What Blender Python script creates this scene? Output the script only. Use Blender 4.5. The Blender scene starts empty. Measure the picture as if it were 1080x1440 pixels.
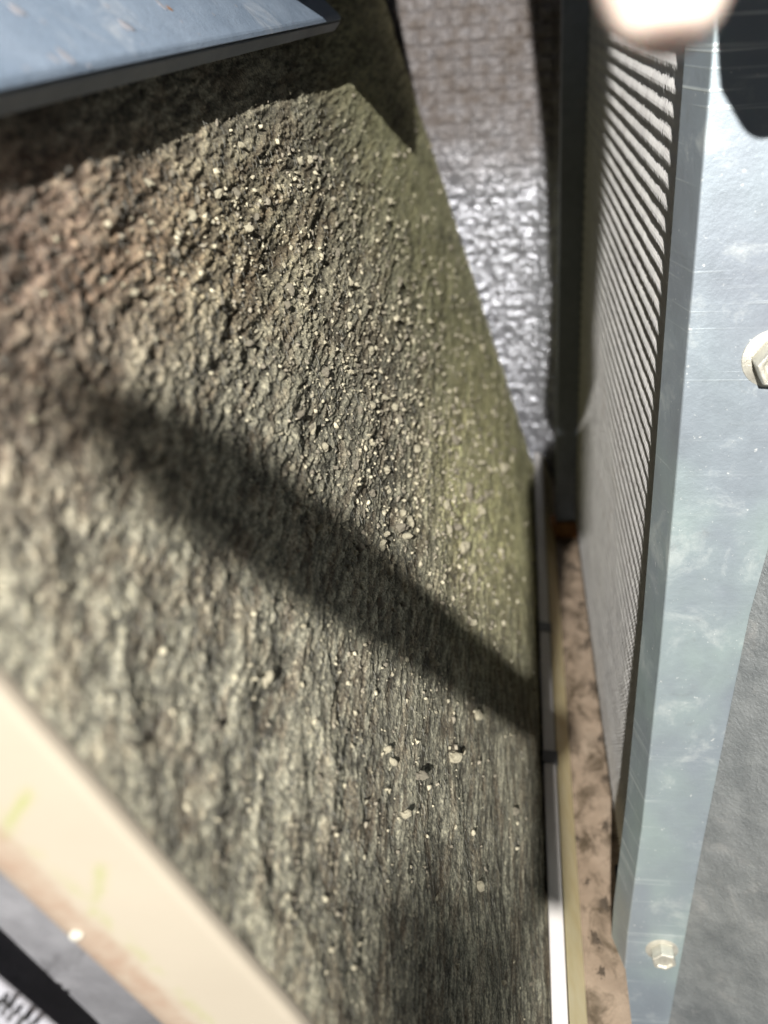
import bpy, bmesh, math, random
import numpy as np
from mathutils import Vector, Matrix

random.seed(4)
rng = np.random.default_rng(11)
SC = bpy.context.scene
COL = SC.collection

# ---------------------------------------------------------------- camera
H = 0.31                                   # camera height above the pan underside
F_PX, W_PX, H_PX = 1304.0, 1080.0, 1440.0
R = np.array([[0.98918354, -0.00316705, -0.1466489],     # rows: world X, Y, Z in (right, down, forward)
              [0.12698048, -0.48199397, 0.86692432],
              [-0.07342948, -0.87616881, -0.47637834]])
cam_data = bpy.data.cameras.new('camera')
cam = bpy.data.objects.new('camera', cam_data)
COL.objects.link(cam)
rt, dn, fw = R[:, 0], R[:, 1], R[:, 2]
cam.matrix_world = Matrix(((rt[0], -dn[0], -fw[0], 0), (rt[1], -dn[1], -fw[1], 0),
                           (rt[2], -dn[2], -fw[2], H), (0, 0, 0, 1)))
cam_data.sensor_fit = 'VERTICAL'
cam_data.sensor_height = 36.0
cam_data.lens = F_PX / H_PX * 36.0
cam_data.clip_start = 0.005
cam_data.clip_end = 50
cam_data.dof.use_dof = True
cam_data.dof.focus_distance = 0.232
cam_data.dof.aperture_fstop = 13.0
SC.camera = cam

# ---------------------------------------------------------------- world and lamp
world = bpy.data.worlds.new('World')
SC.world = world
world.use_nodes = True
world.node_tree.nodes['Background'].inputs[0].default_value = (0.75, 0.85, 1.0, 1)
world.node_tree.nodes['Background'].inputs[1].default_value = 0.03

LAMP = np.array([-0.006, -0.40, 0.25 + H])
ld = bpy.data.lights.new('flashlight_beam', 'SPOT')
ld.energy = 57.0
ld.color = (1.0, 0.97, 0.92)
ld.shadow_soft_size = 0.0022
ld.spot_size = math.radians(75)
ld.spot_blend = 0.6
lamp = bpy.data.objects.new('flashlight_beam', ld)
COL.objects.link(lamp)
lamp.location = LAMP
lamp.rotation_euler = (Vector((-0.01, 0.25, 0.18)) - Vector(LAMP)).to_track_quat('-Z', 'Y').to_euler()

vs = SC.view_settings
vs.view_transform = 'Standard'
vs.look = 'None'
vs.exposure = 0.0
vs.gamma = 1.0
vs.use_curve_mapping = False
SC.cycles.use_denoising = True
SC.cycles.max_bounces = 6
SC.cycles.diffuse_bounces = 3
SC.cycles.glossy_bounces = 3

# ---------------------------------------------------------------- measuring helpers
OFF = np.array([0, 0, H])
def ray(u, v): return R @ np.array([u - 540, v - 720, F_PX])
def on_y(u, v, y):
    r = ray(u, v); return r * y / r[1] + OFF
def on_z(u, v, z):
    r = ray(u, v); return r * (z - H) / r[2] + OFF
CB = np.array([0.0056, 0.567, -0.2687])          # far bottom corner of the leaning slab (camera-relative)
CE = np.array([-0.27522, 0, 0.96138])            # up the slab
CN = np.array([0.96138, 0, 0.27522])             # out of its face
def on_c(u, v, d=0.0):
    r = ray(u, v); return r * ((CN @ CB + d) / (CN @ r)) + OFF
def c_pt(s, y, d=0.0):
    p = CB + CE * s + CN * d
    return np.array([p[0], y, p[2] + H])

# ---------------------------------------------------------------- noise
def vnoise(x, y, seed):
    """smooth value noise on arrays"""
    xi = np.floor(x).astype(np.int64); yi = np.floor(y).astype(np.int64)
    fx = x - xi; fy = y - yi
    fx = fx * fx * fx * (fx * (fx * 6 - 15) + 10); fy = fy * fy * fy * (fy * (fy * 6 - 15) + 10)
    def h(a, b):
        n = (a * 374761393 + b * 668265263 + seed * 2147483647) & 0xffffffff
        n = ((n ^ (n >> 13)) * 1274126177) & 0xffffffff
        n = ((n ^ (n >> 16)) * 2246822519) & 0xffffffff
        return ((n ^ (n >> 15)) & 0xffff) / 65535.0
    a, b, c, d = h(xi, yi), h(xi + 1, yi), h(xi, yi + 1), h(xi + 1, yi + 1)
    return (a * (1 - fx) + b * fx) * (1 - fy) + (c * (1 - fx) + d * fx) * fy
def fbm(x, y, seed, octv=4, gain=0.5):
    t = np.zeros_like(x); a = 1.0; tot = 0
    for o in range(octv):
        t += a * vnoise(x * 2 ** o + 17.3 * o, y * 2 ** o + 5.1 * o, seed + o); tot += a; a *= gain
    return t / tot
def sstep(a, b, x):
    t = np.clip((x - a) / (b - a), 0, 1); return t * t * (3 - 2 * t)

# ---------------------------------------------------------------- materials
def new_mat(name):
    m = bpy.data.materials.new(name); m.use_nodes = True
    nt = m.node_tree
    return m, nt, nt.nodes['Principled BSDF']
def nd(nt, t, **kw):
    n = nt.nodes.new(t)
    for k, v in kw.items(): setattr(n, k, v)
    return n
def noise(nt, scale, detail=4, rough=0.6, vec=None, dist=0.0):
    n = nd(nt, 'ShaderNodeTexNoise'); n.inputs['Scale'].default_value = scale
    n.inputs['Detail'].default_value = detail; n.inputs['Roughness'].default_value = rough
    n.inputs['Distortion'].default_value = dist
    if vec is not None: nt.links.new(vec, n.inputs['Vector'])
    return n
def ramp(nt, fac, stops):
    r = nd(nt, 'ShaderNodeValToRGB'); el = r.color_ramp.elements
    while len(el) < len(stops): el.new(0.5)
    for e, (p, c) in zip(el, stops):
        e.position = p; e.color = (*c, 1) if len(c) == 3 else c
    nt.links.new(fac, r.inputs[0]); return r
def mix(nt, fac, a, b, mode='MIX'):
    m = nd(nt, 'ShaderNodeMix', data_type='RGBA', blend_type=mode)
    for sock, val in ((m.inputs[0], fac), (m.inputs[6], a), (m.inputs[7], b)):
        if hasattr(val, 'is_output'): nt.links.new(val, sock)
        elif isinstance(val, (int, float)): sock.default_value = val
        else: sock.default_value = (*val, 1)
    return m.outputs[2]
def bump(nt, bsdf, h, strength, dist):
    b = nd(nt, 'ShaderNodeBump'); b.inputs['Strength'].default_value = strength
    b.inputs['Distance'].default_value = dist
    nt.links.new(h, b.inputs['Height']); nt.links.new(b.outputs[0], bsdf.inputs['Normal']); return b
def obj_vec(nt, scale=(1, 1, 1)):
    tc = nd(nt, 'ShaderNodeTexCoord'); mp = nd(nt, 'ShaderNodeMapping')
    mp.inputs['Scale'].default_value = scale
    nt.links.new(tc.outputs['Object'], mp.inputs[0]); return mp.outputs[0]

def metal_mat(name, c1, c2, stain, scale=40, rough=0.4, metallic=0.6, scratch=True, stain_amt=0.5, spec_bump=0.4, stretch=(1, 1, 1), spangle=300.0):
    m, nt, b = new_mat(name)
    v = obj_vec(nt, stretch)
    base = ramp(nt, noise(nt, scale, 6, 0.6, v).outputs[0], [(0.3, c1), (0.7, c2)]).outputs[0]
    st = ramp(nt, noise(nt, scale * 0.8, 8, 0.7, v, 0.6).outputs[0], [(0.6 - 0.04, (0, 0, 0)), (0.72, (1, 1, 1))]).outputs[0]
    mm = nd(nt, 'ShaderNodeMath', operation='MULTIPLY'); nt.links.new(st, mm.inputs[0]); mm.inputs[1].default_value = stain_amt
    col = mix(nt, mm.outputs[0], base, stain)
    vo = nd(nt, 'ShaderNodeTexVoronoi'); vo.inputs['Scale'].default_value = spangle; nt.links.new(v, vo.inputs['Vector'])
    sp = ramp(nt, vo.outputs['Color'], [(0.0, (0.86, 0.86, 0.87)), (1.0, (1, 1, 1))]).outputs[0]
    col = mix(nt, 1.0, col, sp, 'MULTIPLY')
    nt.links.new(col, b.inputs['Base Color'])
    b.inputs['Metallic'].default_value = metallic
    rr = ramp(nt, noise(nt, scale * 2, 6, 0.7, v).outputs[0], [(0.3, (rough - .1,) * 3), (0.75, (rough + .18,) * 3)])
    nt.links.new(rr.outputs[0], b.inputs['Roughness'])
    nh = noise(nt, scale * 14, 5, 0.7, v)
    if scratch:
        v2 = obj_vec(nt, (4, 4, 1500))
        n2 = noise(nt, 1.0, 2, 0.5, v2)
        v3 = obj_vec(nt, (90, 90, 420)); n3 = noise(nt, 1.0, 3, 0.6, v3)
        pick = ramp(nt, n3.outputs[0], [(0.5, (0, 0, 0)), (0.62, (1, 1, 1))]).outputs[0]
        s = mix(nt, pick, nh.outputs[0], n2.outputs[0])
        bump(nt, b, s, spec_bump, 0.0005)
    else:
        bump(nt, b, nh.outputs[0], spec_bump, 0.0005)
    return m

M = {}
def post_mat():
    m, nt, b = new_mat('galvanised_sheet')
    v = obj_vec(nt, (1, 1, .7)); vs_ = obj_vec(nt, (14, 14, 620)); vf = obj_vec(nt, (1, 1, 1))
    n0 = noise(nt, 16, 4, 0.55, v)
    c = ramp(nt, n0.outputs[0], [(0.30, (0.27, 0.30, 0.345)), (0.46, (0.32, 0.37, 0.41)), (0.56, (0.37, 0.45, 0.45)), (0.70, (0.49, 0.56, 0.55))]).outputs[0]
    n1 = noise(nt, 70, 7, 0.7, vf, 0.4)
    c = mix(nt, ramp(nt, n1.outputs[0], [(0.55, (0, 0, 0)), (0.75, (.55,) * 3)]).outputs[0], c, (0.66, 0.69, 0.66))
    n4 = noise(nt, 90, 8, 0.75, vf, 0.8)
    c = mix(nt, ramp(nt, n4.outputs[0], [(0.60, (0, 0, 0)), (0.72, (.5,) * 3)]).outputs[0], c, (0.27, 0.29, 0.30))
    ns = noise(nt, 1.0, 2, 0.5, vs_)
    sc = ramp(nt, ns.outputs[0], [(0.60, (0, 0, 0)), (0.68, (1, 1, 1))]).outputs[0]
    nm = ramp(nt, noise(nt, 14, 3, 0.5, vf).outputs[0], [(0.45, (0.05,) * 3), (0.58, (.8,) * 3)]).outputs[0]
    f = nd(nt, 'ShaderNodeMath', operation='MULTIPLY'); nt.links.new(sc, f.inputs[0]); nt.links.new(nm, f.inputs[1])
    c = mix(nt, f.outputs[0], c, (0.70, 0.76, 0.75))
    nsp = noise(nt, 700, 3, 0.6, vf)
    c = mix(nt, ramp(nt, nsp.outputs[0], [(0.68, (0, 0, 0)), (0.74, (.7,) * 3)]).outputs[0], c, (0.80, 0.82, 0.80))
    nt.links.new(c, b.inputs['Base Color']); b.inputs['Metallic'].default_value = 0.55
    nt.links.new(ramp(nt, n1.outputs[0], [(0.3, (.42,) * 3), (0.75, (.66,) * 3)]).outputs[0], b.inputs['Roughness'])
    h = mix(nt, 0.5, f.outputs[0], noise(nt, 600, 5, .7, vf).outputs[0])
    h = mix(nt, 0.35, h, noise(nt, 60, 4, .6, vf).outputs[0])
    bump(nt, b, h, 0.55, 0.0006)
    return m
M['flange'] = post_mat()
M['flange_rough'] = metal_mat('galvanised_grainy', (0.17, 0.185, 0.19), (0.29, 0.305, 0.305), (0.46, 0.45, 0.43), 60, 0.5, 0.35, scratch=False, spec_bump=1.0)
M['far_metal'] = metal_mat('galvanised_far', (0.17, 0.19, 0.21), (0.24, 0.26, 0.28), (0.3, 0.3, 0.3), 30, 0.5, 0.4, scratch=False)
M['top_plate'] = metal_mat('blue_grey_plate', (0.27, 0.35, 0.46), (0.34, 0.42, 0.53), (0.72, 0.74, 0.76), 55, 0.5, 0.25, scratch=False, stain_amt=0.75, spangle=900)
M['screw'] = metal_mat('zinc_screw', (0.58, 0.56, 0.48), (0.74, 0.72, 0.63), (0.22, 0.19, 0.14), 220, 0.36, 0.6, scratch=False, stain_amt=0.5)
M['rust'] = metal_mat('rust', (0.22, 0.08, 0.02), (0.45, 0.22, 0.06), (0.05, 0.03, 0.02), 160, 0.8, 0.0, scratch=False)
M['copper'] = metal_mat('copper', (0.55, 0.28, 0.16), (0.65, 0.35, 0.2), (0.2, 0.12, 0.08), 60, 0.4, 0.9, scratch=False)
M['fin'] = metal_mat('aluminium_fin', (0.52, 0.51, 0.50), (0.66, 0.65, 0.63), (0.38, 0.34, 0.31), 60, 0.42, 0.25, scratch=False, spec_bump=0.15)
M['dark_plate'] = metal_mat('dark_grey_plate', (0.13, 0.13, 0.137), (0.26, 0.26, 0.275), (0.02, 0.018, 0.018), 38, 0.5, 0.3, scratch=False, stain_amt=1.0)
M['label'] = metal_mat('label_face', (0.30, 0.30, 0.33), (0.36, 0.36, 0.39), (0.40, 0.40, 0.42), 30, 0.6, 0.0, scratch=False, spec_bump=0.02, spangle=3000)
M['ink'] = metal_mat('ink', (0.02, 0.02, 0.02), (0.04, 0.04, 0.04), (0.05, 0.05, 0.05), 30, 0.6, 0.0, scratch=False, spec_bump=0.0)
M['wall'] = metal_mat('cabinet_dark', (0.06, 0.06, 0.065), (0.09, 0.09, 0.095), (0.03, 0.03, 0.03), 20, 0.6, 0.0, scratch=False)

def foil_mat():
    m, nt, b = new_mat('foil_facing')
    v = obj_vec(nt)
    c = ramp(nt, noise(nt, 60, 5, 0.6, v).outputs[0], [(0.3, (0.33, 0.335, 0.36)), (0.7, (0.52, 0.53, 0.58))]).outputs[0]
    at = nd(nt, 'ShaderNodeAttribute', attribute_name='dirt_dim')
    c = mix(nt, at.outputs['Fac'], c, (0.12, 0.092, 0.072))
    nt.links.new(c, b.inputs['Base Color'])
    mm = nd(nt, 'ShaderNodeMath', operation='MULTIPLY_ADD'); nt.links.new(at.outputs['Fac'], mm.inputs[0]); mm.inputs[1].default_value = -.64; mm.inputs[2].default_value = .65
    nt.links.new(mm.outputs[0], b.inputs['Metallic'])
    mr = nd(nt, 'ShaderNodeMath', operation='MULTIPLY_ADD'); nt.links.new(at.outputs['Fac'], mr.inputs[0]); mr.inputs[1].default_value = .45; mr.inputs[2].default_value = .24
    nt.links.new(mr.outputs[0], b.inputs['Roughness'])
    vo = nd(nt, 'ShaderNodeTexVoronoi'); vo.inputs['Scale'].default_value = 380; nt.links.new(v, vo.inputs['Vector'])
    n2 = noise(nt, 800, 3, 0.6, v)
    s = mix(nt, 0.4, vo.outputs['Distance'], n2.outputs[0])
    bump(nt, b, s, 0.9, 0.0012)
    return m
M['foil'] = foil_mat()

def beige_mat():
    m, nt, b = new_mat('cream_plastic')
    v = obj_vec(nt)
    c = ramp(nt, noise(nt, 25, 4, 0.5, v).outputs[0], [(0.3, (0.33, 0.29, 0.23)), (0.7, (0.365, 0.325, 0.26))]).outputs[0]
    at = nd(nt, 'ShaderNodeAttribute', attribute_name='stain')
    n = ramp(nt, noise(nt, 420, 5, 0.7, v).outputs[0], [(0.3, (0, 0, 0)), (0.62, (1, 1, 1))]).outputs[0]
    f = nd(nt, 'ShaderNodeMath', operation='MULTIPLY'); nt.links.new(at.outputs['Fac'], f.inputs[0]); nt.links.new(n, f.inputs[1])
    c = mix(nt, f.outputs[0], c, (0.27, 0.29, 0.11))
    at2 = nd(nt, 'ShaderNodeAttribute', attribute_name='edge_brown')
    n3 = ramp(nt, noise(nt, 260, 6, 0.75, v).outputs[0], [(0.25, (0.2,) * 3), (0.65, (1, 1, 1))]).outputs[0]
    f2 = nd(nt, 'ShaderNodeMath', operation='MULTIPLY'); nt.links.new(at2.outputs['Fac'], f2.inputs[0]); nt.links.new(n3, f2.inputs[1])
    c = mix(nt, f2.outputs[0], c, (0.27, 0.19, 0.14))
    nt.links.new(c, b.inputs['Base Color']); b.inputs['Roughness'].default_value = 0.55
    bump(nt, b, noise(nt, 900, 3, 0.6, v).outputs[0], 0.15, 0.0003)
    return m
M['beige'] = beige_mat()

def pan_mat():
    m, nt, b = new_mat('stained_pan')
    v = obj_vec(nt, (1, 0.6, 1))
    c = ramp(nt, noise(nt, 45, 6, 0.6, v).outputs[0], [(0.3, (0.24, 0.18, 0.13)), (0.6, (0.36, 0.28, 0.21)), (0.8, (0.42, 0.34, 0.26))]).outputs[0]
    sp = ramp(nt, noise(nt, 110, 6, 0.7, v, 0.5).outputs[0], [(0.46, (0, 0, 0)), (0.64, (1, 1, 1))]).outputs[0]
    c = mix(nt, sp, c, (0.10, 0.075, 0.05))
    nt.links.new(c, b.inputs['Base Color']); b.inputs['Roughness'].default_value = 0.5
    bump(nt, b, noise(nt, 500, 5, 0.7, v).outputs[0], 0.5, 0.0008)
    return m
M['pan'] = pan_mat()
def simple(name, c1, c2, scale, rough=0.6, bs=0.3, bd=0.0005, sss=0.0):
    m, nt, b = new_mat(name); v = obj_vec(nt)
    nt.links.new(ramp(nt, noise(nt, scale, 6, 0.65, v).outputs[0], [(0.3, c1), (0.7, c2)]).outputs[0], b.inputs['Base Color'])
    b.inputs['Roughness'].default_value = rough
    bump(nt, b, noise(nt, scale * 6, 5, 0.7, v).outputs[0], bs, bd)
    if sss:
        b.inputs['Subsurface Weight'].default_value = sss; b.inputs['Subsurface Radius'].default_value = (1, .35, .2); b.inputs['Subsurface Scale'].default_value = 0.003
    return m
M['rib_white'] = simple('white_rib', (0.74, 0.70, 0.68), (0.82, 0.79, 0.76), 60, 0.45, 0.1)
M['rib_yellow'] = simple('yellowed_rib', (0.70, 0.58, 0.30), (0.80, 0.71, 0.46), 80, 0.5, 0.2)
M['skin'] = simple('skin', (0.80, 0.63, 0.54), (0.86, 0.71, 0.62), 120, 0.45, 0.3, 0.0003, 0.3)
M['nail'] = simple('nail', (0.75, 0.56, 0.50), (0.80, 0.62, 0.55), 60, 0.3, 0.05)
M['mold'] = simple('mold', (0.07, 0.055, 0.038), (0.34, 0.26, 0.19), 400, 0.95, 1.0, 0.001)
M['crumb'] = simple('pale_crumb', (0.24, 0.215, 0.15), (0.74, 0.68, 0.50), 330, 0.9, 0.8, 0.0006)
M['clump'] = simple('grey_clump', (0.20, 0.18, 0.14), (0.46, 0.41, 0.31), 300, 0.95, 0.9, 0.0008)
M['fibre'] = simple('lint_fibre', (0.12, 0.12, 0.10), (0.46, 0.45, 0.40), 90, 0.8, 0.1)

def dust_mat():
    m, nt, b = new_mat('matted_dust')
    at = nd(nt, 'ShaderNodeAttribute', attribute_name='dust_colour')
    tc = nd(nt, 'ShaderNodeTexCoord')
    mp = nd(nt, 'ShaderNodeMapping'); mp.inputs['Scale'].default_value = (1, 1, 0.8)
    nt.links.new(tc.outputs['Object'], mp.inputs[0]); v = mp.outputs[0]
    n1 = noise(nt, 1100, 5, 0.78, v); n2 = noise(nt, 3400, 3, 0.75, v)
    k1 = ramp(nt, n1.outputs[0], [(0.30, (0.28,) * 3), (0.5, (0.95,) * 3), (0.70, (1.95, 1.9, 1.75))]).outputs[0]
    c = mix(nt, 1.0, at.outputs['Color'], k1, 'MULTIPLY')
    k2 = ramp(nt, n2.outputs[0], [(0.32, (0.40,) * 3), (0.68, (1.7,) * 3)]).outputs[0]
    c = mix(nt, 0.8, c, k2, 'MULTIPLY')
    nt.links.new(c, b.inputs['Base Color']); b.inputs['Roughness'].default_value = 0.85
    b.inputs['Specular IOR Level'].default_value = 0.3
    s = mix(nt, 0.45, n1.outputs[0], n2.outputs[0])
    bump(nt, b, s, 0.9, 0.0008)
    return m
M['dust'] = dust_mat()

# ---------------------------------------------------------------- object helpers
def link(name, me, mat, parent=None, smooth=False):
    o = bpy.data.objects.new(name, me); COL.objects.link(o)
    if mat is not None and not me.materials: me.materials.append(mat)
    if parent is not None: o.parent = parent
    if smooth: me.polygons.foreach_set('use_smooth', [True] * len(me.polygons))
    return o
def thing(name, label, cat, group=None):
    o = bpy.data.objects.new(name, None); COL.objects.link(o)
    o.empty_display_size = 0.01
    o['label'] = label; o['category'] = cat
    if group: o['group'] = group
    return o
def mesh_np(name, verts, quads):
    me = bpy.data.meshes.new(name)
    verts = np.asarray(verts, dtype=np.float32); quads = np.asarray(quads, dtype=np.int32)
    nq, w = quads.shape
    me.vertices.add(len(verts)); me.vertices.foreach_set('co', verts.ravel())
    me.loops.add(nq * w); me.loops.foreach_set('vertex_index', quads.ravel())
    me.polygons.add(nq); me.polygons.foreach_set('loop_start', np.arange(0, nq * w, w, dtype=np.int32))
    me.update(calc_edges=True); me.validate()
    return me
def grid_quads(nu, nv):
    i = np.arange(nu * nv).reshape(nu, nv)
    return np.stack([i[:-1, :-1], i[1:, :-1], i[1:, 1:], i[:-1, 1:]], -1).reshape(-1, 4)
def from_bm(name, bm, mat, parent=None, smooth=False, bevel=0.0, seg=2):
    if bevel:
        bmesh.ops.bevel(bm, geom=bm.edges[:] , offset=bevel, segments=seg, affect='EDGES', profile=0.6)
    bmesh.ops.recalc_face_normals(bm, faces=bm.faces[:])
    me = bpy.data.meshes.new(name); bm.to_mesh(me); bm.free()
    return link(name, me, mat, parent, smooth)
def prism(name, pts, vec, mat, parent=None, bevel=0.0, seg=2, smooth=False):
    """solid from a planar outline swept along vec"""
    bm = bmesh.new()
    a = [bm.verts.new(p) for p in pts]; b = [bm.verts.new(np.asarray(p) + np.asarray(vec)) for p in pts]
    bm.faces.new(a); bm.faces.new(b[::-1])
    for i in range(len(pts)):
        j = (i + 1) % len(pts); bm.faces.new((a[i], b[i], b[j], a[j]))
    return from_bm(name, bm, mat, parent, smooth, bevel, seg)
def box(name, lo, hi, mat, parent=None, bevel=0.0):
    x0, y0, z0 = lo; x1, y1, z1 = hi
    return prism(name, [(x0, y0, z0), (x1, y0, z0), (x1, y1, z0), (x0, y1, z0)], (0, 0, z1 - z0), mat, parent, bevel)

# ================================================================= SETTING
def struct(o): o['kind'] = 'structure'; return o
struct(box('cabinet_floor', (-0.42, -0.04, -0.10), (0.25, 0.62, -0.08), M['wall']))
struct(box('cabinet_wall_back', (-0.42, 0.592, -0.08), (0.25, 0.61, 0.40), M['wall']))
struct(box('cabinet_wall_right', (0.17, 0.16, -0.08), (0.19, 0.59, 0.40), M['wall']))

# ================================================================= FOIL PANEL
foil = thing('foil_insulation', 'crinkled silver foil insulation with a scrim grid, hung behind the gap between the two coils', 'insulation')
nx, nz = 300, 460
fx = np.linspace(-0.13, 0.07, nx)[:, None] * np.ones(nz)[None]
fz = np.linspace(0.0, 0.40, nz)[None] * np.ones(nx)[:, None]
wx = fx + 0.0016 * (fbm(fx * 90, fz * 90, 3, 3) - .5); wz = fz + 0.0016 * (fbm(fx * 90, fz * 90, 8, 3) - .5)
gx = np.abs(((wx / 0.0096) % 1) - .5) * 2; gz = np.abs(((wz / 0.0085) % 1) - .5) * 2
thread = np.maximum(sstep(0.72, 0.98, gx), sstep(0.70, 0.98, gz))
up = sstep(0.20, 0.30, fz)
hgt = (0.0016 * (1 - thread)) * (0.3 + 0.7 * up) + 0.0022 * (fbm(fx * 260, fz * 260, 21, 4, 0.6) - .5) + 0.004 * (fbm(fx * 30, fz * 30, 31, 3) - .5)
fold = np.clip(fx - 0.0065, 0, 1) * 0.35
fy = 0.586 - hgt + 0 * fold
me = mesh_np('foil_facing', np.stack([fx, fy - fold, fz], -1).reshape(-1, 3), grid_quads(nx, nz))
dirt_dim = sstep(0.195, 0.255, fz + .03 * (fbm(fx * 60, fz * 60, 66, 4) - .5)) * (0.55 + .45 * fbm(fx * 200, fz * 200, 67, 3))  # brown dirt plus dimness painted in towards the top of the foil
at = me.attributes.new('dirt_dim', 'FLOAT', 'POINT'); at.data.foreach_set('value', dirt_dim.astype(np.float32).ravel())
link('foil_facing', me, M['foil'], foil, True)

# ================================================================= DRAIN PAN
pan = thing('drain_pan', 'tan stained plastic drain pan channel lying between the dirty coil and the finned coil', 'drain pan')
nxp, nyp = 40, 220
py = np.linspace(0.02, 0.585, nyp)[None] * np.ones(nxp)[:, None]
px = 0.0195 + np.linspace(0, 1, nxp)[:, None] * np.where(py > .2525, .0415 - .0195, .0345 - .0195)
pz = 0.018 + 0.0012 * (fbm(px * 120, py * 120, 41, 4) - .5)
link('pan_floor', mesh_np('pan_floor', np.stack([px, py, pz], -1).reshape(-1, 3), grid_quads(nxp, nyp)), M['pan'], pan, True)
# raised rib: pale top, yellowed inner slope
prism('rib', [(0.0084, 0.02, 0.0), (0.0132, 0.02, 0.0), (0.0136, 0.02, 0.0368), (0.0086, 0.02, 0.0375)], (0, 0.56, 0), M['rib_white'], pan, 0.0008, 2)
prism('rib_slope', [(0.0139, 0.02, 0.002), (0.0210, 0.02, 0.002), (0.0205, 0.02, 0.0190), (0.0140, 0.02, 0.0362)], (0, 0.56, 0), M['rib_yellow'], pan, 0.0006, 2)
for y in (0.285, 0.375):
    prism('rib_joint', [(0.0080, y, 0.030), (0.0141, y, 0.030), (0.0144, y, 0.0374), (0.0082, y, 0.0380)], (0, 0.007, 0), M['dark_plate'], pan, 0.0004, 2)
prism('pan_end', [(0.0150, 0.497, 0.018), (0.0345, 0.497, 0.018), (0.0345, 0.497, 0.029), (0.0150, 0.497, 0.027)], (0, 0.014, 0), M['rust'], pan, 0.001, 2)

def lump_mesh(name, seed, sub=2, jit=0.35, flat=1.0, rough=.10):
    bm = bmesh.new(); bmesh.ops.create_icosphere(bm, subdivisions=sub, radius=1)
    r = random.Random(seed)
    ph = [(r.uniform(-3, 3), r.uniform(-3, 3), r.uniform(-3, 3), r.uniform(0, 6)) for _ in range(5)]
    for v in bm.verts:
        k = max(.25, 1 + jit * sum(math.sin(a * v.co.x + b * v.co.y + c * v.co.z + d) for a, b, c, d in ph) / 2.2 + r.uniform(-rough, rough))
        v.co *= k; v.co.z *= flat
    me = bpy.data.meshes.new(name); bm.to_mesh(me); bm.free(); return me
def cluster_mesh(name, seed, n=70):
    r = random.Random(seed); vs_, fs_ = [], []; off = 0
    for k in range(n):
        t = lump_mesh('t', seed * 100 + k, 1, 0.6, .5, .3)
        a = r.uniform(0, 6.28); d = abs(r.gauss(0, .42)); sz = r.uniform(.03, .17) * (1.15 - .6 * min(d, 1.4))
        vs_.append(np.array([v.co[:] for v in t.vertices]) * sz + np.array([d * math.cos(a), d * math.sin(a), sz * .1]))
        fs_.append(np.array([p.vertices[:] for p in t.polygons]) + off); off += len(t.vertices); bpy.data.meshes.remove(t)
    return mesh_np(name, np.concatenate(vs_), np.concatenate(fs_))
mold_me = [cluster_mesh('mold_clump', 60 + i) for i in range(4)]
for me in mold_me: me.materials.append(M['mold'])
for i, (u, v, s) in enumerate([(852, 1162, .0042), (850, 1272, .0046), (838, 1322, .0028), (826, 905, .0060), (818, 850, .0050), (806, 798, .0060), (846, 1368, .0024), (834, 965, .0048), (845, 1040, .0034), (852, 1095, .0028), (812, 1180, .0022), (826, 1240, .0018)]):
    p = on_z(u, v, 0.0182)
    o = link('mold_clump', mold_me[i % 4], None, pan, True)
    o.location = p; o.scale = (s * random.uniform(.6, .9), s * random.uniform(1.3, 2.0), s * .7); o.rotation_euler.z = random.uniform(-.4, .4)

# ================================================================= DIRTY COIL
coil = thing('dirty_coil', 'leaning evaporator coil slab caked in grey-green matted dust and pale crumbs', 'coil')
NS, NY = 820, 820
S0, S1, Y0, Y1 = -0.012, 0.290, 0.056, 0.567
sv = np.linspace(S0, S1, NS)[:, None] * np.ones(NY)[None]
def y_near(s): return 0.0728 - 0.155 * (s - 0.217)     # the near end is cut slightly aslant
yv = y_near(sv) * (Y1 / y_near(sv)) ** np.linspace(0, 1, NY)[None]
P = CB[None, None] + sv[..., None] * CE
P[..., 1] = yv; 
# where a point shows in the photograph's frame is only used to sample the dirt's own patchiness
q = P @ R
uu = q[..., 0] / q[..., 2] * F_PX + 540; vv = q[..., 1] / q[..., 2] * F_PX + 720
def blob(cx, cy, rx, ry, ang=0.0):
    c, s = math.cos(ang), math.sin(ang)
    a = ((uu - cx) * c + (vv - cy) * s) / rx; b = (-(uu - cx) * s + (vv - cy) * c) / ry
    return np.exp(-(a * a + b * b))
lumpy = np.clip(blob(520, 450, 300, 330) + 0.8 * blob(640, 720, 160, 240) + 0.8 * blob(120, 420, 260, 260) + 0.15 * blob(300, 950, 300, 250), 0, 1)
yn_, sn_ = 170.0 * (np.log(yv / .2) - 7.0 * sv), sv / 0.00072      # roughly millimetres; the nap of the dust runs aslant up the slab
wob = 4.0 * (fbm(yn_ / 9, sn_ / 4, 91, 4) - .5)
big = fbm(yn_ / 26, sn_ / 16, 1, 3)
med = fbm((yn_ + wob) / 4.2, sn_ / 1.5, 2, 4, 0.55)
sml = fbm((yn_ + wob) / 1.1, sn_ / 0.42, 3, 4, 0.65)
streak = fbm((yn_ + wob * .3) / 0.9, sn_ / 1.5, 4, 3, 0.55)
ridge = 1 - np.abs(2 * fbm((yn_ + wob) / 3.2, sn_ / 1.2, 5, 4, 0.6) - 1)
fins = 0.5 + 0.5 * np.cos(2 * np.pi * yv / .0017)
fade = 1 - 0.75 * sstep(0.30, 0.52, yv)
h = (0.0050 * (big - .5) + (0.0010 + 0.0026 * lumpy) * (med - .5) + (0.0005 + 0.0013 * lumpy) * (sml - .5)
     + 0.0002 * (streak - .5) + 0.0009 * lumpy * (ridge - .75) + 0.00022 * fins * (1 - lumpy) * sstep(0.5, .8, streak + .2))
pit = sstep(0.66, 0.80, fbm((yn_ + wob) / 3.0, sn_ / 1.6, 7, 3, 0.55)) * (0.35 + 0.65 * lumpy)
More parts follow.
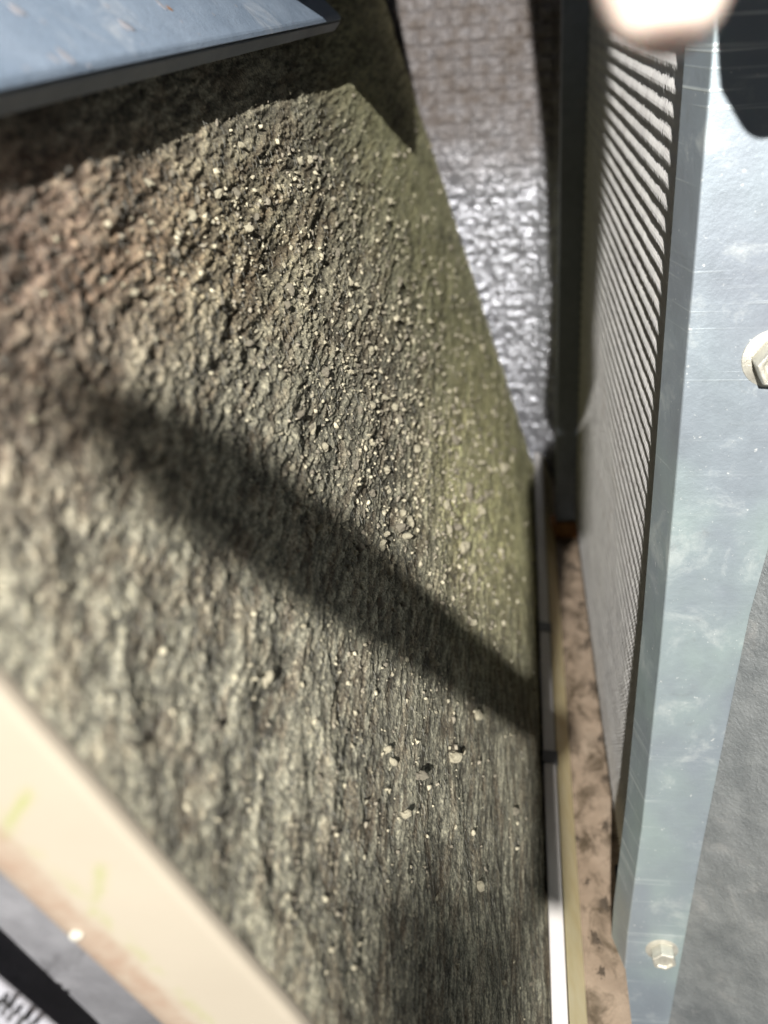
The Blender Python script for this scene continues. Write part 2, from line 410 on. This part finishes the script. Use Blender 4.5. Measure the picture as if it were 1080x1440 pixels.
h = (h - 0.0012 * pit) * (0.35 + 0.65 * fade) * 0.5
h = h * np.linspace(0, 1, NY)[None].clip(0, .06) / .06 - 0.0002 * (1 - np.linspace(0, 1, NY)[None].clip(0, .04) / .04)
Pd = P + h[..., None] * CN + OFF
me = mesh_np('dust_mat', Pd.reshape(-1, 3), grid_quads(NS, NY)[:, ::-1])
# dirt colours
def C(r, g, b): return np.array([r, g, b])
dark, mid, pale = C(.062, .058, .048), C(.185, .178, .148), C(.40, .38, .31)
brown, mauve, olive, yell = C(.13, .088, .058), C(.20, .155, .135), C(.36, .36, .20), C(.76, .72, .42)
tone = np.clip(0.65 * med + 0.38 * sml + 0.12 * streak + 0.25 * (big - .5) - 0.05, 0, 1)
t1 = sstep(0.34, 0.52, tone)[..., None]; t2 = sstep(0.50, 0.70, tone)[..., None]
col = dark * (1 - t1) + mid * t1; col = col * (1 - t2) + pale * t2
bm_ = (sstep(0.50, 0.68, fbm(yn_ / 11, sn_ / 5, 51, 4)) * 0.55)[..., None]; col = col * (1 - bm_) + (0.5 * col + brown * 0.7) * bm_
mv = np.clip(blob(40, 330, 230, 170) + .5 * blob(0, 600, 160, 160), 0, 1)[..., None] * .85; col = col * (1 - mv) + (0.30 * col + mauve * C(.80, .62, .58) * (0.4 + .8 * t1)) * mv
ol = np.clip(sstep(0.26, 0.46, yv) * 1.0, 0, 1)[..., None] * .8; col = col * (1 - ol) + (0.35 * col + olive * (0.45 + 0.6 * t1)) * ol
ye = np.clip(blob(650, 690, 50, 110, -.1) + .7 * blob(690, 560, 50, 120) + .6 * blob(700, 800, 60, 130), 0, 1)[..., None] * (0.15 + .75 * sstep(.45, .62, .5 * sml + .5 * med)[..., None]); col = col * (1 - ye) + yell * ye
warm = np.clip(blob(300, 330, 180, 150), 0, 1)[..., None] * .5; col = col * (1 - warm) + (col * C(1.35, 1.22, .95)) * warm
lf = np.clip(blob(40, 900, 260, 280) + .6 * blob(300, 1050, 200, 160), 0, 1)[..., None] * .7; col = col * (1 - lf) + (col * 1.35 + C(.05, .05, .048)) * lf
bl = (sstep(.52, .66, fbm(yn_ / 7 + 3, sn_ / 5, 151, 4, .6)) * .4)[..., None]; col = col * (1 - bl) + C(.045, .038, .030) * bl
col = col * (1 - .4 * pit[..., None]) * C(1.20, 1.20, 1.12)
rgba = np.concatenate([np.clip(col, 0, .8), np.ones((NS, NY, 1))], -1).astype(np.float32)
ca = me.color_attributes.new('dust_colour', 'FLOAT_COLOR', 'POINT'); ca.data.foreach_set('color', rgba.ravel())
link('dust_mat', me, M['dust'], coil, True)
# slab body behind the dust
bm = bmesh.new()
cv = [bm.verts.new(c_pt(s_, y_, d_)) for d_ in (-.007, -.045) for (s_, y_) in ((-.012, y_near(-.012) + .03), (.288, y_near(.288) + .03), (.288, .566), (-.012, .566))]
for f_ in ((0, 1, 2, 3), (7, 6, 5, 4), (0, 4, 5, 1), (1, 5, 6, 2), (2, 6, 7, 3), (3, 7, 4, 0)): bm.faces.new([cv[k] for k in f_])
from_bm('slab_core', bm, M['wall'], coil)

def surf(u, v):
    """height of the dust at an image point, as a 3-D point on the mat"""
    p = on_c(u, v); y = p[1]; s = float((p - OFF - CB) @ CE)
    j = math.log(y / y_near(s)) / math.log(Y1 / y_near(s)) * (NY - 1); i = (s - S0) / (S1 - S0) * (NS - 1)
    if not (0 <= i < NS - 1 and 0 <= j < NY - 1): return None
    return Pd[int(i), int(j)]

# crumbs: the largest as single parts, the rest as one mass
crumb_me = [lump_mesh('dust_clump', i, 2, 0.55, 0.8, .22) for i in range(8)]
for i, m_ in enumerate(crumb_me): m_.materials.append(M['crumb'] if i < 5 else M['clump'])
rs = random.Random(9)
def crumb_spot():
    while True:
        k = rs.random()
        if k < .50: u, v = rs.gauss(580, 85), rs.gauss(590, 150)
        elif k < .70: u, v = rs.gauss(420, 120), rs.gauss(330, 110)
        elif k < .82: u, v = rs.gauss(660, 50), rs.gauss(760, 130)
        elif k < .92: u, v = rs.gauss(520, 130), rs.gauss(1000, 170)
        else: u, v = rs.uniform(0, 760), rs.uniform(200, 1400)
        if -20 < u < 765 and 110 < v < 1450:
            p = surf(u, v)
            if p is not None: return p
big_spots = [(405, 410, 1.2), (485, 460, 1.1), (510, 522, .9), (418, 584, 1.0), (440, 605, 1.2), (455, 628, 1.0), (306, 272, 1.1), (335, 205, .9), (128, 545, .9), (45, 590, .8),
             (375, 955, 1.2), (400, 856, .8), (512, 720, .9), (500, 770, 1.3), (545, 800, 1.2), (660, 875, 1.2), (590, 505, 1.0), (650, 770, 1.6), (640, 740, 1.8), (670, 720, 1.5),
             (655, 690, 1.5), (495, 650, 1.3), (545, 660, 1.0), (560, 740, 1.3), (585, 1090, 1.5), (550, 1070, 1.0), (565, 1145, 1.0), (445, 1090, .8), (400, 1300, .7), (720, 1142, 1.0), (635, 1065, 1.1), (670, 1005, 1.2)]
for k in range(250):
    if k < len(big_spots): u, v, f = big_spots[k]; p = surf(u, v)
    else: p = crumb_spot(); f = .4 + .6 * rs.random() ** 1.6
    if p is None: continue
    o = link('dust_clump', crumb_me[rs.randrange(8)], None, coil)
    zc = max(0.12, float((R.T @ (p - OFF))[2]))
    s = f * 0.0010 * (zc / 0.22) ** 0.8
    o.location = p + CN * s * .45
    o.scale = (s * rs.uniform(.7, 1.2), s * rs.uniform(.7, 1.2), s * rs.uniform(.9, 1.5))
    o.rotation_euler = (rs.uniform(0, 6), rs.uniform(0, 6), rs.uniform(0, 6))
def mass(name, n, smin, smax, mat, protos):
    vs_, fs_ = [], []; off = 0
    for k in range(n):
        p = crumb_spot(); pr = protos[rs.randrange(len(protos))]
        zc = max(0.12, float((R.T @ (p - OFF))[2]))
        s = (smin + (smax - smin) * rs.random() ** 2.2) * (zc / 0.22) ** 0.75
        rot = np.array(Matrix.Rotation(rs.uniform(0, 6.28), 3, Vector((rs.gauss(0, 1), rs.gauss(0, 1), rs.gauss(0, 1) + .01)).normalized()))
        vs_.append((pr[0] * np.array([1, 1, rs.uniform(.8, 1.6)]) * s) @ rot.T + p + CN * s * .4)
        fs_.append(pr[1] + off); off += len(pr[0])
    me = mesh_np(name, np.concatenate(vs_), np.concatenate(fs_))
    o = link(name, me, mat, coil); o['kind'] = 'stuff'; return o
protos = []
for i in range(6):
    t = lump_mesh('t', 200 + i, 1, 0.6, .8, .3)
    protos.append((np.array([v.co[:] for v in t.vertices]), np.array([p.vertices[:] for p in t.polygons]))); bpy.data.meshes.remove(t)
mass('fine_crumbs', 2300, 0.00016, 0.00066, M['crumb'], protos)
mass('fine_grit', 1500, 0.00018, 0.00065, M['clump'], protos)
# lint fibres
vs_, fs_ = [], []; off = 0
for k in range(9000):
    while True:
        p = surf(rs.uniform(0, 760), rs.uniform(150, 1430))
        if p is not None: break
    zc = max(.1, float((R.T @ (p - OFF))[2])); L = rs.uniform(.0006, .0022) * (zc / .22) ** .6 * (2.2 if k % 40 == 0 else 1); d = np.array([rs.gauss(0, .3), rs.gauss(0, .5), rs.gauss(0, 1)]); d -= CN * (d @ CN); d /= np.linalg.norm(d) + 1e-6
    sd = np.cross(CN, d); bend = rs.uniform(-.5, .5); rr = rs.uniform(.00002, .00005) * (zc / .22) ** .7; ring = []
    for i in range(6):
        t = i / 5
        c = p + d * L * (t - .5) + sd * bend * L * (t - .5) ** 2 + CN * (.0003 + L * .25 * t * (1 - t))
        for a in range(3):
            an = a * 2.094; ring.append(c + rr * (math.cos(an) * sd + math.sin(an) * CN))
    vs_.append(np.array(ring))
    for i in range(5):
        for a in range(3):
            b = (a + 1) % 3; fs_.append([off + i * 3 + a, off + i * 3 + b, off + i * 3 + 3 + b, off + i * 3 + 3 + a])
    off += 18
o = link('lint_fibres', mesh_np('lint_fibres', np.concatenate(vs_), np.array(fs_)), M['fibre'], coil, True); o['kind'] = 'stuff'

# top cap plate of the slab with its turned-down lip
le = on_c(480, 28, .011); l0 = on_c(0, 130, .0062); ydir = le - l0; ydir /= np.linalg.norm(ydir)
ls = l0 - ydir * .05; lv = le - ls
o_ = lambda x, z: ls + np.array([x, 0, z])
prism('top_plate', [o_(0, 0), o_(-.0003, .0015), o_(-.060, .062), o_(-.061, .058), o_(-.006, .0030)][::-1], lv, M['top_plate'], coil, 0.0003, 1)
prism('plate_lip', [o_(-.0003, -.0003), o_(-.0022, .0006), o_(-.0040, -.0022), o_(-.0026, -.0032)], lv, M['far_metal'], coil, 0.0003, 1)
pn = np.cross(ydir, np.array([-.0597, 0, .0605])); pn /= np.linalg.norm(pn)
if pn[0] < 0: pn = -pn
pq = Vector(pn).to_track_quat('Z', 'Y')
fl_me = [lump_mesh('paint_flake', 71 + i, 3, 0.55, 0.10) for i in range(4)]
for m_ in fl_me[:3]: m_.materials.append(M['label'])
fl_me[3].materials.append(M['rust'])
for i, (u, v, sz) in enumerate([(176, 36, 11), (90, 78, 10), (75, 82, 6), (22, 14, 12), (225, 6, 9), (238, 12, 5), (125, 92, 3), (300, 20, 2.5), (255, 30, 2), (200, 62, 2), (332, 8, 2.5), (60, 30, 3), (150, 8, 4), (36, 96, 4), (280, 48, 1.6)]):
    rr_ = ray(u, v); k_ = (pn @ (ls + np.array([-.0003, 0, .0015]) - OFF)) / (pn @ rr_)
    o = link('paint_flake', fl_me[3] if i == 5 else fl_me[i % 3], None, coil, True)
    o.location = rr_ * k_ + OFF; o.rotation_euler = pq.to_euler()
    w_ = sz * k_; o.scale = (w_ * random.uniform(.7, 1.1), w_ * random.uniform(.8, 1.4), w_ * .5)

# ================================================================= FINNED COIL (right)
fin = thing('finned_coil', 'clean aluminium finned coil with rippled fin edges and galvanised end channels on the right', 'coil')
XR = 0.0378
zb, zt = 0.034, 0.352
nf = 150
ys = np.linspace(0.226, 0.498, nf)
zz = np.linspace(zb, zt, 53 * 6 + 1)
vs_, fs_ = [], []; off = 0
for k, y in enumerate(ys):
    ph = .03 * math.sin(k * .05) + .015 * math.sin(k * .37); t = (zz / 0.0052 + ph) % 1
    tri = 1 - np.abs(2 * t - 1)
    xe = XR - 0.0030 - (y - .25) * .012 + (0.00042 + .0007 * (zt - zz) / (zt - zb)) * (.5 + .5 * np.cos(2 * np.pi * t)) + rng.normal(0, .00003, len(zz)) + rng.normal(0, .00002)
    yy = y + 0.00025 * np.sin(zz * 300 + k * .05) + rng.normal(0, .00008)
    th = 0.00022
    a = np.stack([xe, yy - th, zz], -1); b = np.stack([xe, yy + th, zz], -1)
    c = np.stack([np.full_like(zz, XR + .008), yy + th, zz], -1); d = np.stack([np.full_like(zz, XR + .008), yy - th, zz], -1)
    vs_.append(np.concatenate([d, a, b, c])); n = len(zz); i = np.arange(n - 1)
    for r0 in range(3):
        fs_.append(np.stack([i + r0 * n, i + 1 + r0 * n, i + 1 + (r0 + 1) * n, i + (r0 + 1) * n], -1) + off)
    off += 4 * n
o = link('fin_pack', mesh_np('fin_pack', np.concatenate(vs_), np.concatenate(fs_)), M['fin'], fin); o['kind'] = 'stuff'
box('coil_core', (XR + .0078, 0.252, zb + .001), (XR + .04, 0.497, zt - .001), M['dark_plate'], fin)
# far end channel
prism('far_channel', [(0.0207, 0.500, 0.0275), (0.0358, 0.500, 0.0275), (0.0362, 0.500, 0.38), (0.0192, 0.500, 0.38)], (0, 0.012, 0), M['far_metal'], fin, 0.0007, 2)
# near channel: front face with a slanted crease, return side, and the grainy panel past the crease
FY = 0.21
def grid_plate(name, c00, c10, c11, c01, nu, nv, thick, mat, parent, amp=0.0003, seed=1):
    c00, c10, c11, c01 = map(np.asarray, (c00, c10, c11, c01))
    a = np.linspace(0, 1, nu)[:, None, None]; b = np.linspace(0, 1, nv)[None, :, None]
    p = (1 - a) * (1 - b) * c00 + a * (1 - b) * c10 + a * b * c11 + (1 - a) * b * c01
    nrm = np.cross(c10 - c00, c01 - c00); nrm = nrm / np.linalg.norm(nrm)
    hh = amp * (fbm(a[..., 0] * 5 + 0 * b[..., 0], b[..., 0] * 14 + 0 * a[..., 0], seed, 3) - .5) * 2
    edge = np.minimum(np.minimum(a, 1 - a), np.minimum(b, 1 - b))[..., 0]
    p = p + nrm * (hh * np.clip(edge * 12, 0, 1))[..., None]
    q = p - nrm * thick
    v = np.concatenate([p.reshape(-1, 3), q.reshape(-1, 3)]); g = grid_quads(nu, nv); n = nu * nv
    idx = np.arange(n).reshape(nu, nv); rim = np.concatenate([idx[:, 0], idx[-1, 1:], idx[-2::-1, -1], idx[0, -2:0:-1]])
    r2 = np.roll(rim, -1); side = np.stack([rim, r2, r2 + n, rim + n], -1)
    f = np.concatenate([g, g[:, ::-1] + n, side[:, ::-1]])
    return link(name, mesh_np(name, v, f), mat, parent, False)
zt2 = 0.372
def W(x, z, y=FY): return (x, y, z + 0.0)
front = bmesh.new()
L_edge = [(0.0380, zt2), (0.0380, 0.200), (0.0378, 0.150), (0.0368, 0.085), (0.0350, 0.035), (0.0349, 0.008), (0.0349, -0.060)]
R_edge = [(0.0770, zt2), (0.0690, 0.265), (0.0632, 0.193), (0.0600, 0.1645), (0.0555, 0.078), (0.0520, -0.010), (0.0500, -0.060)]
fl = [front.verts.new((x, FY, z)) for x, z in L_edge]; frr = [front.verts.new((x, FY, z)) for x, z in R_edge]
bk = [front.verts.new((x - 0.0030, FY + 0.012, z)) for x, z in L_edge]
# the grainy panel folds towards the viewer past the crease
fold = [front.verts.new((x + 0.060, FY - 0.034, z)) for x, z in R_edge]
for i in range(len(L_edge) - 1):
    front.faces.new((fl[i], frr[i], frr[i + 1], fl[i + 1]))
    front.faces.new((bk[i], fl[i], fl[i + 1], bk[i + 1]))
front2 = front.copy()
for v in fold: pass
bmesh.ops.delete(front, geom=fold, context='VERTS')
nc = from_bm('near_channel', front, M['flange'], fin)
md = nc.modifiers.new('b', 'SOLIDIFY'); md.thickness = 0.0012; md.offset = -1
md = nc.modifiers.new('v', 'BEVEL'); md.width = 0.0009; md.segments = 3
front2.free()
pb = bmesh.new()
c0 = [pb.verts.new((x - 0.0006, FY - 0.0004, z)) for x, z in R_edge]; c1 = [pb.verts.new((x + 0.060, FY - 0.045, z)) for x, z in R_edge]
for i in range(len(R_edge) - 1): pb.faces.new((c0[i], c1[i], c1[i + 1], c0[i + 1]))
sp = from_bm('side_panel', pb, M['flange_rough'], fin)
md = sp.modifiers.new('b', 'SOLIDIFY'); md.thickness = 0.0012; md.offset = -1

def hex_screw(loc, r, parent, tilt=0.0):
    """washer-faced hex screw, axis along -Y"""
    bm = bmesh.new()
    prof = [(1.52, 0.0), (1.55, 0.12), (1.48, 0.28), (1.1, 0.40)]
    n = 36; rings = []
    for rad, d in prof:
        rings.append([bm.verts.new((rad * r * math.cos(2 * math.pi * i / n), -d * r, rad * r * math.sin(2 * math.pi * i / n))) for i in range(n)])
    for a, b in zip(rings, rings[1:]):
        for i in range(n): bm.faces.new((a[i], a[(i + 1) % n], b[(i + 1) % n], b[i]))
    bm.faces.new(rings[-1]); bm.faces.new(rings[0][::-1])
    s = from_bm('hex_screw', bm, M['screw'], parent); s.location = loc; s.rotation_euler.y = tilt
    bm = bmesh.new(); rings = []
    for rad, d in [(1.0, .36), (1.0, 1.45), (.93, 1.58), (.74, 1.58), (.62, 1.40), (.2, 1.36)]:
        rings.append([bm.verts.new((rad * r * 1.1 * math.cos(math.pi / 3 * i), -d * r, rad * r * 1.1 * math.sin(math.pi / 3 * i))) for i in range(6)])
    for a, b in zip(rings, rings[1:]):
        for i in range(6): bm.faces.new((a[i], a[(i + 1) % 6], b[(i + 1) % 6], b[i]))
    bm.faces.new(rings[-1])
    hd = from_bm('screw_head', bm, M['screw'], s)
    md = hd.modifiers.new('v', 'BEVEL'); md.width = 0.00018; md.segments = 2
    return s
p = on_y(931, 1332, FY); hex_screw(p, 0.0037, fin, 0.3)
p = on_y(1086, 502, FY); hex_screw(p, 0.0046, fin, 0.1)

# ================================================================= CREAM RAIL at the near end of the dirty coil
rail = thing('cream_rail', 'cream plastic rail with green mould stains and a brown rounded edge crossing the lower left corner', 'rail')
A = on_c(0, 972, -.0002); Bq = on_c(419, 1440, -.0002)
ax = (Bq - A); ax /= np.linalg.norm(ax)
A0 = A - ax * 0.06; LEN = 0.06 + np.linalg.norm(Bq - A) + 0.08
dn_ = -CN - ax * (-CN @ ax); dn_ /= np.linalg.norm(dn_)             # across the rail, away from the coil face
back = np.cross(ax, dn_); back /= np.linalg.norm(back)
if back[1] < 0: back = -back
prof = [(0.0, 0.0022), (0.0, 0.0010), (0.0003, 0.0003), (0.0010, 0.0)]
wd, rad = 0.0262, 0.0075
for i in range(1, 20): prof.append((0.001 + (wd - rad - .001) * i / 19, 0.0))
for i in range(1, 15):
    a = math.pi / 2 * i / 14; prof.append((wd - rad + rad * math.sin(a), rad * (1 - math.cos(a))))
prof += [(wd, 0.0075), (wd - .002, 0.012)]
nl = 260; npf = len(prof)
vts = np.array([[A0 + ax * LEN * j / (nl - 1) + dn_ * w + back * b for (w, b) in prof] for j in range(nl)])
me = mesh_np('rail_body', vts.reshape(-1, 3), grid_quads(nl, npf))
stain = np.zeros((nl, npf), np.float32); edge_brown = np.zeros((nl, npf), np.float32)
rel = (vts - OFF) @ R; us = rel[..., 0] / rel[..., 2] * F_PX + 540; vs2 = rel[..., 1] / rel[..., 2] * F_PX + 720
wcoord = np.array([w for w, b in prof])[None] * np.ones((nl, 1)); lc = np.linspace(0, LEN, nl)[:, None] * np.ones((1, npf))
nz_ = fbm(lc / .004, wcoord / .002, 77, 4)
edge_brown = (sstep(0.0140, 0.0168, wcoord + 0.0022 * (nz_ - .5)) * .95).astype(np.float32)  # browner towards the rounded edge
stain = np.exp(-((wcoord - 0.0136) / .0010) ** 2) * sstep(.35, .7, nz_) * .6
def seg(x0, y0, x1, y1, wpx):
    t = np.clip(((us - x0) * (x1 - x0) + (vs2 - y0) * (y1 - y0)) / ((x1 - x0) ** 2 + (y1 - y0) ** 2), 0, 1)
    d = np.hypot(us - (x0 + t * (x1 - x0)), vs2 - (y0 + t * (y1 - y0))); return np.exp(-(d / wpx) ** 2)
stain = np.maximum(stain, np.maximum(seg(38, 1118, 8, 1170, 9), np.maximum(seg(142, 1222, 138, 1250, 8), .6 * seg(137, 1250, 130, 1285, 7)))).astype(np.float32)
for nm, arr in (('stain', stain), ('edge_brown', edge_brown)):
    at = me.attributes.new(nm, 'FLOAT', 'POINT'); at.data.foreach_set('value', arr.ravel())
link('rail_body', me, M['beige'], rail, True)
p = on_c(107, 1318, .003); 
w_, b_ = 0.0, 0.0
jj = np.unravel_index(np.argmin((us - 107) ** 2 + (vs2 - 1312) ** 2 + 1e6 * (np.array([b for w, b in prof])[None] > .003) + 1e6 * (wcoord < .004)), us.shape); pr = vts[jj]
rv_me = lump_mesh('rivet', 5, 3, 0.05, .6); rv_me.materials.append(M['screw'])
rv = link('rivet', rv_me, None, rail, True); rv.location = pr; rv.scale = (.0011,) * 3

# dark plate under the rail and printed label plate in the corner
dp = on_y(0, 1260, 0.125)
dark_plate = prism('dark_plate', [on_y(-140, 1080, .083), on_y(520, 1560, .091), on_y(520, 1760, .091), on_y(-140, 1640, .083)], (0, 0.003, 0), M['dark_plate'], None, 0.0003, 1)
dark_plate['label'] = 'smudged dark grey metal plate seen below the cream rail'; dark_plate['category'] = 'plate'
lab = thing('label_plate', 'pale grey plate with dark printed strokes in the bottom left corner', 'label')
q0, q1, q2, q3 = on_y(-60, 1335, .075), on_y(110, 1478, .078), on_y(90, 1600, .078), on_y(-60, 1600, .075)
prism('plate', [q0, q1, q2, q3], (0, 0.0012, 0), M['label'], lab, 0.0003, 1)
for (u0, v0, u1, v1, w) in [(2, 1428, 10, 1410, 3), (10, 1436, 18, 1424, 3), (22, 1446, 32, 1430, 4), (-6, 1420, 0, 1406, 3), (34, 1452, 44, 1440, 3)]:
    yv_ = .0742
    prism('stroke', [on_y(u0 - w, v0, yv_), on_y(u0 + w, v0 + 2, yv_), on_y(u1 + w, v1 + 2, yv_), on_y(u1 - w, v1, yv_)], (0, 0.0004, 0), M['ink'], lab)

# ================================================================= UNSEEN SHADOW CASTERS (RAIL, TUBE, PLATES), HAND
tr = prism('shadow_rail', [(x, 0.236, H + z) for x, z in [(-0.064, .030), (-0.039, .024), (-0.041, .055), (-.046, .085), (-.050, .125), (.006, .125), (.012, .048), (.034, .040), (.062, .040), (.064, .15), (-.060, .15)]], (0, 0.008, 0), M['far_metal'], None, 0.0006, 1)  # added out of view to shade the slab's far corner and fin tops
tr['label'] = 'unseen galvanised rail added above the coils to cast shade on their tops'; tr['category'] = 'rail'

def tube(name, pts, rad, mat, parent=None, n=14, sub=10):
    pts = [np.asarray(p, float) for p in pts]; path = []
    for i in range(len(pts) - 1):
        p0, p1, p2, p3 = pts[max(i - 1, 0)], pts[i], pts[i + 1], pts[min(i + 2, len(pts) - 1)]
        for k in range(sub):
            t = k / sub; path.append(.5 * (2 * p1 + (p2 - p0) * t + (2 * p0 - 5 * p1 + 4 * p2 - p3) * t * t + (3 * p1 - p0 - 3 * p2 + p3) * t ** 3))
    path.append(pts[-1]); path = np.array(path); tan = np.gradient(path, axis=0); v = []
    ref = np.array([0, 0, 1.0])
    rads = np.interp(np.linspace(0, 1, len(path)), np.linspace(0, 1, np.size(rad)), np.atleast_1d(rad))
    for c, t, rad in zip(path, tan, rads):
        t = t / np.linalg.norm(t); a = np.cross(t, ref); a /= np.linalg.norm(a); b = np.cross(t, a)
        v += [c + rad * (math.cos(2 * math.pi * i / n) * a + math.sin(2 * math.pi * i / n) * b) for i in range(n)]
    m = len(path); q = []
    for i in range(m - 1):
        for k in range(n): q.append([i * n + k, i * n + (k + 1) % n, (i + 1) * n + (k + 1) % n, (i + 1) * n + k])
    return link(name, mesh_np(name, np.array(v), np.array(q)), mat, parent, True)
LR = LAMP
def between(u, v, fr):
    s = on_c(u, v); return s + fr * (LR - s)
a = between(748, 1000, .52); b = between(500, 815, .56); c = between(340, 700, .575)
toL = lambda p, k: p + (LR - p) * k
cl = tube('shadow_tube', [toL(a + (a - b) * .28, .30), toL(a + (a - b) * .25, .10), a + (a - b) * .12, a, b, c, between(250, 630, .62), between(110, 545, .68)], [.0036, .0036, .0036, .0036, .0036, .0033, .0024, .0010], M['copper'])  # unseen tube placed to throw the diagonal shadow band on the dust
hp = [np.array(p) + OFF for p in ((.0028, .51, -.266), (.0034, .214, -.266), (.0150, .222, -.275), (.0150, .44, -.280), (.036, .490, -.282), (.036, .50, -.221), (.014, .50, -.222))]
hp = [p + .6 * (LR - p) for p in hp]
prism('shadow_plate', hp, (0, -.002, 0), M['far_metal'], cl)  # unseen plate, outline shaped to shade the rib and far channel foot
prism('shadow_plate', [between(u, v, .80) for u, v in ((590, 1195), (741, 1280), (744, 1500), (500, 1640), (505, 1380), (535, 1220))], (0, -.002, 0), M['far_metal'], cl)  # second unseen plate, shaped to shade the slab's lower right
cl['label'] = 'unseen copper tube added above the viewpoint to cast the diagonal shadow'; cl['category'] = 'shadow caster'

# hand reaching in from above; one fingertip shows, the unseen rest is added for its shadows
def hand():
    tip = ray(950, 38); tip = tip / np.linalg.norm(tip) * 0.088
    chains = [  # joints from the tip towards the palm, with radii
        [(tip, .0026), (tip + (-.0010, 0, .0030), .0056), (tip + (-.0016, 0, .009), .0073), (tip + (-.0012, .001, .024), .0066), (tip + (-.0006, -.001, .050), .0066), (tip + (-.002, -.010, .096), .0080), (tip + (-.006, -.036, .158), .0110)],
        [((.037, .078, .036), .005), ((.036, .078, .042), .0074), ((.034, .076, .060), .0080), ((.034, .066, .100), .0090), ((.030, .046, .160), .0105)],
        [((.046, .072, .016), .005), ((.046, .072, .021), .0072), ((.054, .064, .066), .0078), ((.050, .054, .106), .0088), ((.048, .038, .162), .0100)],
        [((.071, .050, .054), .0042), ((.071, .050, .058), .0062), ((.070, .047, .078), .0068), ((.068, .040, .116), .0078), ((.064, .026, .162), .0090)],
        [((-.040, .020, .165), .005), ((-.038, .018, .168), .0080), ((-.028, .006, .176), .0095), ((-.012, -.010, .186), .0120), ((.008, -.032, .200), .0140)]]
    bm = bmesh.new()
    def ball(c, r):
        res = bmesh.ops.create_icosphere(bm, subdivisions=2, radius=r)
        for v in res['verts']: v.co += Vector(c)
    for ch in chains:
        for (p0, r0), (p1, r1) in zip(ch, ch[1:]):
            p0, p1 = np.asarray(p0, float), np.asarray(p1, float); n = max(2, int(np.linalg.norm(p1 - p0) / .0025))
            for k in range(n + 1):
                t = k / n; ball(p0 + (p1 - p0) * t + OFF, r0 + (r1 - r0) * t)
    for k in range(24):                                   # palm, knuckle row to wrist
        for m in range(7):
            t, w = k / 23, m / 6
            a0 = np.array([.004, .046, .160]) * (1 - w) + np.array([.064, .026, .162]) * w
            a1 = np.array([.020, -.050, .226]) * (1 - w) + np.array([.052, -.050, .226]) * w
            ball(a0 + (a1 - a0) * t + OFF, .0115 + .004 * math.sin(math.pi * t))
    for k in range(30): ball(np.array([.036, -.050, .226]) + np.array([.02, -.05, .16]) * k / 29 + OFF, .021 + .006 * k / 29)
    me = bpy.data.meshes.new('person'); bm.to_mesh(me); bm.free()
    o = link('person', me, M['skin'], None, True)
    md = o.modifiers.new('r', 'REMESH'); md.mode = 'VOXEL'; md.voxel_size = 0.0011; md.use_smooth_shade = True
    md = o.modifiers.new('s', 'SMOOTH'); md.iterations = 6; md.factor = 0.6
    o['label'] = 'pale out-of-focus fingertip of a hand reaching down at the top right'; o['category'] = 'person'
    return o
hand()
